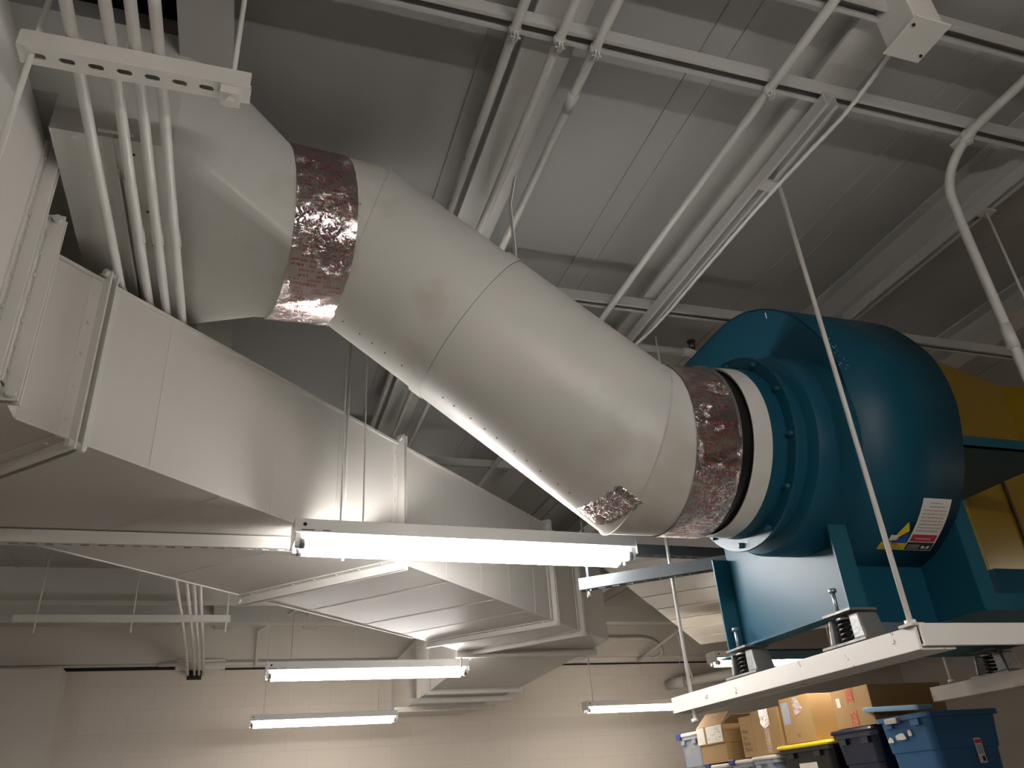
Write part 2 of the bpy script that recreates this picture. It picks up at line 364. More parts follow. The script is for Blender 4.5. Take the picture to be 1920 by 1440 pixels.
pipe('ceiling_pipe', [(.617, -1, zc), (.617, 4.6, zc)], .0125, 'middle of the three white pipes clamped under the ceiling channel, in front of the beam', 'pipe', 'ceiling pipes', clamps=[(.617, 1.195, zc)])
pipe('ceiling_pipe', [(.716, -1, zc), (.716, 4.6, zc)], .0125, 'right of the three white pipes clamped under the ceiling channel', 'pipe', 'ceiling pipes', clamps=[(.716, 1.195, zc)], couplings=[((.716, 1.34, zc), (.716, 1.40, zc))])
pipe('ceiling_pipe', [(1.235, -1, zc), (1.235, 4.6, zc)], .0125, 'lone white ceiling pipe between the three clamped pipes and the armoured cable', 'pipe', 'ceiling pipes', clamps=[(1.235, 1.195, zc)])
# tall bent pipe at right
bend = [(1.925, -1, zc), (1.925, 1.06, zc), (1.925, 1.16, zc-.004), (1.922, 1.22, zc-.022), (1.918, 1.27, zc-.062), (1.913, 1.298, zc-.12), (1.911, 1.305, zc-.20), (1.907, 1.305, zc-.45), (1.905, 1.305, -.4)]
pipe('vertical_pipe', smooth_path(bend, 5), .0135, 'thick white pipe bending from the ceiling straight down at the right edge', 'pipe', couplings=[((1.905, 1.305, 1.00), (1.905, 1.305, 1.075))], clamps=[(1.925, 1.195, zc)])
# junction box and armoured cable
jb = MB(); jb.box((1.400, .860, 1.60), (1.49, .955, 1.74)); t = thing('junction_box', (1.44, .9, 1.60), 'white square junction box on the ceiling at top right', 'junction box')
jb.build('box_body', 'white', t, .003)
MB().box((1.388, .848, 1.594), (1.497, .962, 1.600)).build('cover_plate', 'white', t, .002)
sc = MB(); [sc.tube([(x, y, 1.590), (x, y, 1.595)], .004, 8) for x, y in ((1.40, .87), (1.485, .94))]; build_each(sc, 'screw', 'ink', t)
cab = smooth_path([(1.47, .95, 1.68), (1.478, 1.05, 1.67), (1.475, 1.20, 1.655), (1.46, 1.38, 1.650), (1.455, 1.6, 1.655), (1.46, 1.95, 1.665), (1.455, 2.25, 1.66), (1.41, 2.42, 1.63), (1.33, 2.52, 1.60), (1.2, 2.56, 1.60)], 10)
cm = MB(); cm.tube(cab, [.0072 if i % 2 else .0058 for i in range(len(cab))], 10)
tag(cm.build('armoured_cable', 'pipe'), 'white ribbed armoured cable running from the junction box along the beam', 'cable')
# duct strap
st = MB(); st.bar((.650, 1.665, 1.672), (.640, 1.70, 1.585), .022, .003, (1,0,0)); st.bar((.640, 1.70, 1.585), (.648, 1.712, 1.375), .022, .003, (1,0,0)); 
tag(st.build('duct_strap', 'pipe'), 'bent white metal strap holding up the round duct at its middle joint', 'strap')
# sprinkler line
sp = thing('sprinkler_pipe', (1.9, 3.3, 1.53), 'white sprinkler pipe ending in an elbow with a dark upright head, left of the fan', 'pipe')
yS = 2.55; k = yS/3.0
def sk(x, z): return (x*k, yS, z*k)
MB().tube([sk(-.5, 2.02), sk(1.73, 2.0), sk(2.045, 2.0)], .016, 14).build('pipe_run', 'pipe', sp)
MB().tube(smooth_path([sk(2.0, 2.0), sk(2.05, 2.0), sk(2.07, 1.985), (2.075*k, yS-.01, 1.95*k), (2.0*k, yS-.02, 1.86*k)]), .019, 12).build('elbow', 'pipe', sp)
hd = MB(); hd.tube([sk(2.065, 2.01), sk(2.067, 2.03)], .009, 10); hd.bar(sk(2.052, 2.03), sk(2.050, 2.065), .004, .004, (0,1,0)); hd.bar(sk(2.080, 2.03), sk(2.082, 2.065), .004, .004, (0,1,0)); hd.tube([sk(2.066, 2.065), sk(2.066, 2.072)], [.018, .020], 12); hd.build('sprinkler_head', 'brass', sp)
for x in (1.62, 1.76): 
    MB().tube([(x*k+.03, yS-.09, 1.30), (x*k+.03, yS-.09, 1.70)], .004, 8).build('threaded_rod', 'pipe', sp)

# ================================================================= RECTANGULAR DUCT
rd = thing('rectangular_duct', (.5, 3.3, .88), 'large white painted rectangular sheet metal duct with bolted flanges running to the back wall', 'duct')
zb = .88; q2 = math.sqrt(.5); W = .79
def fp(a, z=zb, off=0): return V(a - off*q2, a+2.475 + off*q2, z)      # on the near face of the diagonal run
def ztop(a): return 1.352 + (a+.57)*.028
A0, A1 = -.56, 2.13
b = MB()
far = lambda a, z: V(a-.555, a+2.475+.555*1.98, z)
for a0, a1 in ((A0, -.455), (-.455, .545), (.545, 1.58)):
    p0, p1 = fp(a0), fp(a1)
    def fr(a, z): 
        return V(a-W*q2, a+2.475+W*q2, z)
    b.hexa([p0, p1, fr(a1, zb), fr(a0, zb), fp(a0, ztop(a0)), fp(a1, ztop(a1)), fr(a1, ztop(a1)), fr(a0, ztop(a0))])
b.build('diagonal_section', 'rect', rd)
# panel cross breaks on the near face and the underside, top hem
s = MB()
for a in (-.29, .04, .27, .80, 1.02, 1.22, 1.42):
    s.bar(fp(a, zb+.003, 0), fp(a, ztop(a)-.003, 0), .005, .0022, (1, -1, 0))
for a in (-.1, .25, .82, 1.12, 1.36): s.bar(fp(a, zb, .01), fp(a, zb, W-.01), .006, .003)
s.build('standing_seam', 'rect', rd)
h = MB(); h.bar(fp(A0, ztop(A0)+.002, -.003), fp(1.58, ztop(1.58)+.002, -.003), .012, .010); h.bar(fp(A0, zb, -.002), fp(1.58, zb, -.002), .006, .006); h.bar(fp(A0, zb, W), fp(1.45, zb, W), .008, .008); h.build('hem', 'white', rd)
def flange(corners, axis, off=.036, th=.016, name='flange', nb=(7, 5), both=True, m='white'):
    """angle frame round a rectangular section: four corners in order, bolted pair of angles"""
    axis = Vector(axis).normalized(); c = [Vector(p) for p in corners]; n = 4; ce = sum(c, V(0,0,0))/4
    b = MB(); e1 = (c[1]-c[0]).normalized(); e2 = (c[3]-c[0]).normalized()
    out = [c[0]-e1*off-e2*off, c[1]+e1*off-e2*off, c[2]+e1*off+e2*off, c[3]-e1*off+e2*off]
    for sg in ((-1, 1) if both else (1,)):
        o = axis*sg*th*.62
        for i in range(4):
            j = (i+1) % 4
            b.hexa([c[i]+o-axis*.0025*1, c[j]+o-axis*.0025, out[j]+o-axis*.0025, out[i]+o-axis*.0025, c[i]+o+axis*.0025, c[j]+o+axis*.0025, out[j]+o+axis*.0025, out[i]+o+axis*.0025])
            # leg lying on the duct
            d = (c[j]-c[i]).normalized(); nrm = ((out[i]-c[i]) - d*(out[i]-c[i]).dot(d)).normalized()
            o2 = axis*sg*(th*.62+.034)
            b.hexa([c[i]+o, c[j]+o, c[j]+o2, c[i]+o2, c[i]+o+nrm*.004, c[j]+o+nrm*.004, c[j]+o2+nrm*.004, c[i]+o2+nrm*.004])
    fl = b.build(name, m, rd)
    bt = MB()
    for i in range(4):
        j = (i+1) % 4; L = (c[j]-c[i]).length; k = nb[i % 2]; d = (c[j]-c[i]).normalized(); nrm = ((out[i]-c[i]) - d*(out[i]-c[i]).dot(d)).normalized()
        for u in range(k):
            p = c[i] + d*L*(u+.5)/k
            for sg in (-1, 1):
                q = p + axis*sg*(th*.62+.018) + nrm*.004; bt.tube([q, q+nrm*.004], .0055, 8)
        q = out[i]*.55+c[i]*.45; bt.tube([q-axis*.024, q+axis*.024], .011, 8)
    build_each(bt, 'bolt', m, fl); return fl
def dsec(a): return [fp(a), V(a-W*q2, a+2.475+W*q2, zb), V(a-W*q2, a+2.475+W*q2, ztop(a)), fp(a, ztop(a))]
ax = (1, 1, 0)
flange(dsec(-.455), ax); flange(dsec(.545), ax); flange(dsec(1.58), ax, off=.03)
# second joint of the elbow and the elbow body
def esec(p, q, z=1.40): return [V(*p, zb), V(*q, zb), V(*q, z), V(*p, z)]
e = MB()
pl = [V(1.58, 4.055, zb), V(1.845, 4.325, zb), V(2.14, 4.60, zb), V(2.2, 6.60, zb), V(1.45, 6.60, zb), V(1.415, 5.12, zb), V(1.29, 4.93, zb), V(1.02, 4.62, zb)]
e.prism(pl, (0, 0, .53)); e.build('elbow_section', 'rect', rd)
flange(esec((1.845, 4.325), (1.29, 4.93)), (1, 1, 0), off=.03)
flange([V(1.45, 6.60, zb), V(2.2, 6.60, zb), V(2.2, 6.60, 1.41), V(1.45, 6.60, 1.41)], (0, 1, 0), off=.03)
e2 = MB(); e2.hexa([V(1.45, 6.60, zb), V(2.2, 6.60, zb), V(2.2, 7.15, zb), V(1.45, 7.15, zb), V(1.45, 6.60, 1.41), V(2.2, 6.60, 1.41), V(2.2, 7.15, 1.41), V(1.45, 7.15, 1.41)])
e2.box((1.47, 7.15, zb+.01), (2.18, YB, 1.40)); e2.build('reduced_section', 'rect', rd)
# near run towards and past the camera, larger, with two flanges
nr = MB(); nr.box((-1.5, -1.6, .885), (-.56, 1.66, 1.48)); nr.build('near_section', 'rect', rd)
n2 = MB(); n2.prism([V(-1.5, 1.66, zb), V(-.56, 1.66, zb), V(-.56, 1.915, zb), V(-.56-W*q2, 1.915+W*q2, zb), V(-1.5, 2.6, zb)], (0, 0, ztop(-.56)-zb)); n2.build('corner_section', 'rect', rd)
flange([V(-1.5, 1.665, .885), V(-.56, 1.665, .885), V(-.56, 1.665, 1.48), V(-1.5, 1.665, 1.48)], (0, 1, 0), off=.03, nb=(5, 7))
flange([V(-1.5, 1.80, .90), V(-.56, 1.80, .90), V(-.56, 1.80, 1.355), V(-1.5, 1.80, 1.355)], (0, 1, 0), off=.035, nb=(5, 7))

# second diagonal duct far right, upper
r2 = thing('rectangular_duct', (3.2, 5.6, 1.2), 'white rectangular duct high up behind the blue fan, lined with cross seams', 'duct')
P0 = V(1.99, 4.22, 1.22); P1 = V(4.0, 6.62, 1.22); dd = (P1-P0).normalized(); nn = V(dd.y, -dd.x, 0)
b = MB(); b.hexa([P0, P0+nn*1.5, P1+nn*1.5, P1, P0+V(0,0,.5), P0+nn*1.5+V(0,0,.5), P1+nn*1.5+V(0,0,.5), P1+V(0,0,.5)]); b.build('duct_body', 'rect', r2)
s = MB()
for k in (.9, 1.35, 1.8, 2.25, 2.7): s.bar(P0+dd*k+V(0,0,-.001), P0+dd*k+nn*1.5+V(0,0,-.001), .012, .006)
s.build('standing_seam', 'white', r2)

# ================================================================= ROUND DUCT, PLENUM AND FOIL
R0 = .245
ro = thing('round_duct', (.6, 1.87, .64), 'big white round metal duct with foil taped joints descending to the blue fan inlet', 'duct')
Ff, Aa, Bb, Cc = V(1.205, 1.85, .885), V(1.005, 1.85, .885), V(.22, 1.885, 1.500), V(-.022, 1.836, 1.474)
axis_pts = [Ff, Aa, Bb, Cc]; NS = 72
def frame(d): d = d.normalized(); e1 = (V(0,1,0) - d*d.y).normalized(); return e1, d.cross(e1)
def ring_at(P, d, nplane, R=R0):
    e1, e2 = frame(d); out = []
    for k in range(NS):
        th = 2*math.pi*k/NS; q = P + R*(math.cos(th)*e1+math.sin(th)*e2); t = -(q-P).dot(nplane)/d.dot(nplane); out.append(q+d*t)
    return out
dFA, dAB, dBC = (Aa-Ff).normalized(), (Bb-Aa).normalized(), (Cc-Bb).normalized()
nA = (dFA+dAB).normalized(); nB = (dAB+dBC).normalized()
MB().grid([ring_at(Ff, dFA, dFA), ring_at(Aa, dFA, nA)], True).build('end_collar', 'duct', ro)
mid0 = Aa.lerp(Bb, .575); mid1 = Aa.lerp(Bb, .585)
MB().grid([ring_at(Aa, dAB, nA), ring_at(mid0, dAB, dAB)], True).build('lower_section', 'duct', ro)
MB().grid([ring_at(mid0, dAB, dAB, R0-.003), ring_at(Bb, dAB, nB, R0-.003)], True).build('upper_section', 'duct', ro)
dFU = V(1, .19, .10).normalized(); Cd = Cc+dFU*.155
MB().grid([ring_at(Bb, dBC, nB, R0-.003), ring_at(Cd, -dFU, dFU, R0), ring_at(Cc, -dFU, dFU, R0)], True).build('elbow_end', 'duct', ro)
# seams: rolled beads at the mitres and the lap joint with rivets
def bead(P, d, n, R=R0, r=.0025): 
    pts = ring_at(P, d, n, R); b = MB(); rows = []
    for i, p in enumerate(pts):
        t = (pts[(i+1) % NS]-pts[i-1]).normalized(); rad = (p-P).normalized(); bi = t.cross(rad)
        rows.append([p + r*(math.cos(x)*rad+math.sin(x)*bi) for x in (0, 1.257, 2.513, 3.77, 5.027)])
    rows.append(rows[0]); b.grid(rows, True); return b
bead(Aa, dAB, nA, R0+.001).build('mitre_seam', 'duct', ro); bead(Bb, dAB, nB, R0-.001).build('mitre_seam', 'duct', ro)
lj = MB(); lj.grid([ring_at(mid0, dAB, dAB, R0+.0005), ring_at(mid0, dAB, dAB, R0+.0035), ring_at(Aa.lerp(Bb, .615), dAB, dAB, R0+.0035), ring_at(Aa.lerp(Bb, .615), dAB, dAB, R0-.003)], True, False); 
o = lj.build('lap_joint', 'duct', ro)
for p_ in o.data.polygons: p_.use_smooth = False
bead(Aa.lerp(Bb, .575), dAB, dAB, R0+.0012, .0012).build('joint_crack', 'cast', ro)
rv = MB(); e1, e2 = frame(dAB)
for k in range(19):
    P = Aa.lerp(Bb, .02+.049*k+.006*math.sin(k*2.3)); th = 1.60; rad = math.cos(th)*e1+math.sin(th)*e2
    q = P+rad*(R0 if k < 11 else R0-.003); rv.tube([q-rad*.002, q+rad*.0016], [.0032, .0022], 8)
build_each(rv, 'rivet', 'cast', ro)
# transition from round to the rectangular plenum
py0, py1, pz0, pz1 = 1.523, 2.32, 1.430, 1.816; px1 = -.267
rc = ring_at(Cc, -dFU, dFU, R0); sq = []
cy, cz = (py0+py1)/2, (pz0+pz1)/2
for p in rc:
    v = p-V(p.x, Cc.y, Cc.z); ay, az = v.y, v.z; an = math.atan2(az, ay)
    hy, hz = (py1-py0)/2, (pz1-pz0)/2; cr = [math.atan2(hz, hy), math.pi-math.atan2(hz, hy)]
    # equal-angle mapping: 45 degree directions of the circle go to the corners
    a = (an % (2*math.pi))/(math.pi/2); a8 = an
    c_, s_ = math.cos(an), math.sin(an); m_ = max(abs(c_), abs(s_)); sq.append(V(px1, cy+hy*c_/m_, cz+hz*s_/m_))
# the round duct is larger than the flat plenum is tall, so the transition also flattens
tr = MB(); tr.grid([rc, sq], True); o = tr.build('transition', 'duct', ro)
bpy.context.view_layer.update()
MB().box((-.528, py0, pz0), (px1, py1, pz1)).build('plenum', 'duct', ro); MB().box((-1.45, py0, 1.54), (-.528, py1, pz1)).build('plenum', 'duct', ro)
c = MB(); x = -.405; c.box((x-.010, py0-.004, pz0-.004), (x+.010, py1+.004, pz1+.004)); c.bar((x-.02, py0-.018, pz0+.004), (x+.055, py0-.018, pz0+.004), .010, .008); c.bar((x-.004, py0-.012, pz0-.016), (x-.004, py0-.012, pz0+.05), .012, .012); c.build('drive_cleat', 'white', ro)
c = MB(); c.box((-.396, py0+.10, pz0-.018), (-.390, py1, pz0)); c.box((-.383, py0+.12, pz0-.016), (-.378, py1, pz0)); c.build('flat_bars', 'white', ro)
hl = MB(); [hl.tube([(x_, y_, pz0-.0008), (x_, y_, pz0+.001)], .004, 8) for x_, y_ in ((-.355, py0+.045), (-.340, py0+.25), (-.335, py0+.39))]; hl.tube([(-.37, py0-.0008, pz1-.11), (-.37, py0+.001, pz1-.11)], .006, 8); build_each(hl, 'screw_hole', 'slot', ro)

# foil tape bands with printing
def cylmap(P, d, R):
    e1, e2 = frame(d)
    def fn(u, th): return P + d*u + R*(math.cos(th)*e1+math.sin(th)*e2)
    return fn
def foil_band(P, d, u0, u1, R, nu=14, nth=150, ragged=0, name='foil_tape', uoff=None):
    fn = cylmap(P, d, R); rows = []; rnd = random.Random(3)
    e0 = [rnd.uniform(-1, 1)*ragged for _ in range(nth)]
    for i in range(nu+1):
        row = []
        for k in range(nth):
            th = 2*math.pi*k/nth; t = i/nu; a = u0 + (uoff(th) if uoff else 0) + e0[k]; u = a+(u1-a)*t
            w_ = .0011*math.sin(9*th+30*u)*math.sin(3*th+2)+.0009*math.sin(31*th+70*u)+rnd.uniform(-.0006, .0006)
            p = fn(u, th); row.append(p + (p-(P+d*u)).normalized()*w_)
        rows.append(row)
    b = MB(); b.grid(rows, True); ob = b.build(name, 'foil', ro)
    return ob
WORDS = ['Listed', 'OTG', 'UL 181A', 'R-4.2', 'Flame 25/50', 'Tape', 'HVAC', 'Printed foil', 'E 84 UL 723']
def foil_print(P, d, us, R, thr, parent, flip=1, seed=1, uoff=None, size=.0115):
    fn = cylmap(P, d, R); rnd = random.Random(seed); b = MB(); th = thr[0]; row = 0
    step = .027/R
    while th < thr[1]:
        for ui in us:
            u0 = ui + (row % 2)*.02 + rnd.uniform(-.004, .004)
            txts = [(rnd.choice(WORDS), size*rnd.choice((.7, .8, 1.1))), (rnd.choice(WORDS), size*.7)]
            for j, (tx, sz) in enumerate(txts):
                def mp(x, y, u0=u0, th=th, j=j): return fn(u0+x*flip+y*.10, th+(y-j*.0125)/R*1.0*FS)
                text_geo(tx, sz, mp, b)
        th += step; row += 1
    return b.build('foil_print', 'redink', parent)
FS = 1
off2 = lambda th: 0.0
ex, ey = frame(V(1,0,0))
# band on the fan end: from the mitre to the collar edge
fb = foil_band(Ff, V(-1,0,0), 0.0, .135, R0+.003, ragged=.0, uoff=None)
foil_print(Ff, V(-1,0,0), (.105, .058), R0+.0062, (0, 6.2), fb, flip=-1, seed=5)
# band on the upper end
fu = foil_band(Cc, dFU, -.004, .160, R0+.0025)
fu.name = 'foil_tape'
foil_print(Cc, dFU, (.004, .052, .099), R0+.0045, (0, 6.2), fu, flip=1, seed=9)
# ragged patch low on the elbow
pt = MB(); rows = []; fn = cylmap(Aa, dAB, R0+.003); e1, e2 = frame(dAB)
low = [th for th in [2*math.pi*k/360 for k in range(360)]]
def zof(th): return (math.cos(th)*e1+math.sin(th)*e2)
best = min(low, key=lambda th: (zof(th)-V(-.35,-.62,-.70)).length)
for i in range(9):
    rows.append([fn(-.006-.045*(j/12)*1.0+.075*(i/8-.5)+.004*math.sin(3*j), 1.42+.72*j/12)+(math.cos(1.42+.72*j/12)*e1+math.sin(1.42+.72*j/12)*e2)*.0015*math.sin(j*2.1+i*1.7) for j in range(13)])
pt.grid(rows); o = pt.build('foil_patch', 'foil', ro)
sd = o.modifiers.new('thick', 'SOLIDIFY'); sd.thickness = .001
b = MB(); mpf = cylmap(Aa, dAB, R0+.0062)
for j in range(5):
    text_geo('Tape UL', .010, lambda x, y, j=j: mpf(-.035-.045*(j/5)+x*.9, 1.48+j*.12+y/R0), b)
b.build('foil_print', 'redink', ro)

# ================================================================= BLUE FAN
fan = thing('blower_fan', (1.75, 1.95, .40), 'large teal blue centrifugal blower with curved housing hung on a white frame', 'fan')
XA, XB = 1.55, 1.94
sc_pts = [(2.42, 1.487), (2.20, 1.490), (2.04, 1.489), (1.96, 1.477), (1.892, 1.455), (1.792, 1.400), (1.70, 1.322), (1.635, 1.235), (1.585, 1.140), (1.565, 1.06), (1.560, .985), (1.568, .92), (1.590, .84), (1.62, .765), (1.665, .695), (1.72, .64), (1.80, .59), (1.90, .56), (2.02, .555), (2.15, .59), (2.25, .66), (2.30, .76), (2.32, .88), (2.42, .92)]
def crom(pts, n=6):
    return [(p.x, p.y) for p in smooth_path([(a, b_, 0) for a, b_ in pts], n)]
sp_ = crom(sc_pts)
wrap = MB(); wrap.grid([[V(XA, y, z) for y, z in sp_], [V(XB, y, z) for y, z in sp_]]); o = wrap.build('scroll_wrap', 'blue', fan)
sd = o.modifiers.new('thick', 'SOLIDIFY'); sd.thickness = .004; sd.offset = -1 if False else 0
for x, nm in ((XA, 'side_plate'), (XB-.004, 'side_plate')):
    MB().prism([V(x, y, z) for y, z in sp_], (.004, 0, 0)).build(nm, 'blue', fan)
of = MB(); 
for (y0, z0, y1, z1) in ((2.40, 1.487, 2.43, 1.527), (2.40, .88, 2.43, .92)): of.box((XA-.03, y0, z0), (XB+.03, y1, z1))
of.box((XA-.035, 2.40, .88), (XA, 2.43, 1.527)); of.box((XB, 2.40, .88), (XB+.035, 2.43, 1.527)); of.build('outlet_flange', 'blue', fan)
# pedestal: inlet side panel with lips, front panel, drive side frame
pd = MB(); pd.box((XA-.003, 1.71, .402), (XA+.001, 2.30, .80)); pd.build('pedestal_panel', 'blue', fan)
for y, z1, z0 in ((1.71, .985, .402), (2.30, .70, .402)):
    MB().box((XA-.060, y-.003, z0), (XA, y+.003, z1)).build('pedestal_lip', 'bluelip', fan)
MB().box((XA-.060, 1.71, .398), (XA, 2.30, .404)).build('pedestal_foot', 'blue', fan)
MB().box((XA, 1.872, .402), (XB, 1.877, .60)).build('pedestal_front', 'blue', fan)
MB().box((XB-.004, 1.700, .402), (XB, 2.30, .80)).build('pedestal_panel', 'blue', fan)
MB().box((XB, 1.700, .402), (XB+.055, 1.706, .80)).build('pedestal_lip', 'bluelip', fan)
ms = MB(); ms.box((XB, 1.64, .868), (2.41, 2.30, .874)); ms.box((XB, 1.640, .868), (2.43, 1.646, .905)); ms.build('motor_shelf', 'bluelip', fan)
bf = MB(); bf.box((XB+.056, 1.700, .402), (2.66, 1.706, .444)); bf.box((XB, 1.70, .397), (2.66, 2.45, .402)); bf.box((2.60, 1.70, .402), (2.606, 2.45, .444)); bf.box((XA, 2.28, .398), (2.66, 2.45, .403)); bf.build('base_frame', 'bluelip', fan)
mf = MB(); mf.box((2.20, 1.85, .44), (2.38, 1.99, .56)); mf.box((2.18, 1.83, .402), (2.42, 2.01, .44)); mf.build('motor_foot', 'blue', fan)
# inlet assembly
CI = V(0, 1.851, .892)
def lathe(prof, name, m, seg=80, parent=fan, c=CI):
    rows = [[V(x, c.y+r*math.cos(2*math.pi*k/seg), c.z+r*math.sin(2*math.pi*k/seg)) for k in range(seg)] for x, r in prof]
    return MB().grid(rows, True).build(name, m, parent)
def crisp(o):
    md = o.modifiers.new('edges', 'EDGE_SPLIT'); md.split_angle = .6
crisp(lathe([(1.245, .243), (1.243, .249), (1.300, .2505), (1.300, .243)], 'white_inlet_band', 'duct'))
crisp(lathe([(1.195, .236), (1.215, .238), (1.25, .236)], 'flexible_connector', 'black'))
crisp(lathe([(1.200, .238), (1.200, .2505), (1.207, .2505), (1.207, .238)], 'connector_clamp', 'zinc'))
crisp(lathe([(1.300, .243), (1.300, .252), (1.345, .253), (1.345, .288), (1.352, .289), (1.352, .262), (1.40, .264)], 'inlet_flange', 'blue'))
crisp(lathe([(1.352, .262), (1.40, .262), (1.415, .292), (1.440, .300), (1.47, .300), (1.55, .300)], 'inlet_housing', 'blue'))
bt = MB()
for k in range(12):
    a = math.radians(12+30*k); p = V(1.345, CI.y+.272*math.cos(a), CI.z+.272*math.sin(a)); bt.tube([p-V(.012,0,0), p-V(.009,0,0), p-V(.009,0,0), p+V(.016,0,0)], [.005, .005, .0085, .0085], 6)
build_each(bt, 'bolt', 'blue', fan)
# labels on the curved housing
arc = []; tot = 0
for i in range(len(sp_)-1):
    a, b_ = Vector((0,)+sp_[i]), Vector((0,)+sp_[i+1]); arc.append((tot, a, b_)); tot += (b_-a).length
def on_scroll(x, s_, lift=.0015):
    for st_, a, b_ in arc:
        L = (b_-a).length
        if s_ <= st_+L: 
            t = (s_-st_)/L; p = a.lerp(b_, t); d = (b_-a).normalized(); nrm = V(0, d.z, -d.y); c0 = V(0, 1.95, 1.0)
            if nrm.dot(p-c0) < 0: nrm = -nrm
            return V(x, p.y, p.z)+nrm*(lift+.002)
    return V(x, *sp_[-1])
def s_at(y, z): return min(((st_+(b_-a).length*t, (a.lerp(b_, t)-V(0, y, z)).length) for st_, a, b_ in arc for t in (0, .25, .5, .75)), key=lambda q: q[1])[0]
sT, sB = s_at(1.655, .70), s_at(1.79, .588); LH = sB-sT
def patch(x0, x1, a0, a1, m, name, lift=.0012, parent=None):
    rows = [[on_scroll(x, sT+LH*a, lift) for x in (x0, x1)] for a in [a0+(a1-a0)*k/8 for k in range(9)]]
    return MB().grid(rows).build(name, m, parent or fan)
lb = patch(1.803, 1.905, 0, 1, 'paper', 'warning_label'); lb['label'] = 'white warning label with red and black blocks'
patch(1.809, 1.899, .66, .80, 'red', 'red_block', .0018, lb); patch(1.806, 1.902, .82, .985, 'ink', 'black_block', .0018, lb)
tx = MB(); rnd = random.Random(4)
for k in range(9):
    sc_, L_ = .0085, 'WARNING' if k == 0 else ''
    a = .07+.063*k; x0 = 1.812+(0.02 if k < 2 else 0); xx = x0
    while xx < 1.892-(.015 if k < 2 else 0):
        wl = rnd.uniform(.005, .014); tx.grid([[on_scroll(x, sT+LH*a_, .0019) for x in (xx, min(xx+wl, 1.897))] for a_ in (a, a+.018)]); xx += wl+.0025
tx.build('label_print', 'pink', lb)
ww = MB()
text_geo('WARNING', .012, lambda x, y: on_scroll(1.822+x, sT+LH*.765-y, .0024), ww); ww.build('label_word', 'paper', lb)
wb = MB(); text_geo('WEAR', .010, lambda x, y: on_scroll(1.865+x*.9, sT+LH*.955-y, .0024), wb)
for k in range(3): wb.grid([[on_scroll(x, sT+LH*a_, .0024) for x in (1.812, 1.855)] for a_ in (.87+.035*k, .88+.035*k)])
for c0 in (1.868, 1.887): wb.face([on_scroll(c0+.006*math.cos(t), sT+LH*.915+.006*math.sin(t), .0024) for t in [k*.785 for k in range(8)]])
wb.build('label_print', 'paper', lb)
ly = patch(1.712, 1.802, .84, 1.0, 'lyel', 'caution_label'); ly['label'] = 'yellow caution label with black lettering'
cy_ = MB(); text_geo('CAUTION', .010, lambda x, y: on_scroll(1.732+x, sT+LH*.895-y, .002), cy_)
for k in range(3):
    xx = 1.718
    while xx < 1.792: wl = rnd.uniform(.005, .012); cy_.grid([[on_scroll(x, sT+LH*a_, .002) for x in (xx, xx+wl)] for a_ in (.915+.026*k, .922+.026*k)]); xx += wl+.003
cy_.build('label_print', 'ink', ly)
def tri(pts, m, name, lift=.0016):
    return MB().face([on_scroll(x, sT+LH*a, lift) for x, a in pts]).build(name, m, fan)
tri([(1.776, .42), (1.741, .84), (1.792, .60)], 'lyel', 'triangle_label'); tri([(1.794, .61), (1.748, .85), (1.800, .84)], 'lblue', 'triangle_label', .002)
tri([(1.783, .43), (1.803, .43), (1.803, .60), (1.795, .59)], 'navy', 'small_label', .0014)
sl = patch(1.735, 1.765, .69, .80, 'paper', 'small_label', .0010); 
tr_ = MB(); text_geo('!', .012, lambda x, y: on_scroll(1.774+x, sT+LH*.72-y, .003), tr_); tr_.build('label_print', 'ink', fan)
sm = MB(); rnd = random.Random(2)
for k in range(26):
    x = XA+.004+rnd.random()*.03; s_ = s_at(1.63, 1.20)+rnd.uniform(0, .17); sm.face([on_scroll(x+rnd.uniform(-.006,.006), s_+rnd.uniform(-.007,.007), .0004) for _ in range(3)])
build_each(sm, 'paint_chip', 'lidbl', fan)
MB().box((XA-.0015, 1.80, 1.372), (XA, 1.804, 1.392)).build('scratch', 'paper', fan)

# hung frame of three channels
fr = thing('fan_support_frame', (1.9, 1.8, .255), 'white rust spotted steel frame hanging under the blue fan', 'frame')
def cbeam(lo, hi, axis, name, m, thick=.006):
    """channel with web on the visible side and flanges"""
    x0, y0, z0 = lo; x1, y1, z1 = hi; b = MB()
    if axis == 'y': b.box((x0, y0, z0), (x0+thick, y1, z1)); b.box((x0+thick, y0, z0), (x1, y1, z0+thick)); b.box((x0+thick, y0, z1-thick), (x1, y1, z1))
    else: b.box((x0, y0, z0), (x1, y0+thick, z1)); b.box((x0, y0+thick, z0), (x1, y1, z0+thick)); b.box((x0, y0+thick, z1-thick), (x1, y1, z1))
    return b.build(name, m, fr, .0015)
cbeam((1.452, 1.475, .256), (1.555, 2.66, .308), 'y', 'near_channel', 'rusty')
cbeam((1.462, 1.47, .262), (2.60, 1.53, .314), 'x', 'cross_channel', 'white') if False else cbeam((1.457, 1.462, .262), (2.56, 1.474, .312), 'x', 'cross_channel', 'white')
cbeam((2.545, 1.30, .256), (2.645, 2.60, .308), 'y', 'far_channel', 'rust2')
for y in (1.735, 2.225): MB().box((1.475, y-.10, .308), (1.55, y+.10, .313)).build('base_plate', 'rusty', fr)
MB().box((1.44, 1.465, .308), (1.475, 1.51, .314)).build('base_plate', 'rust2', fr)
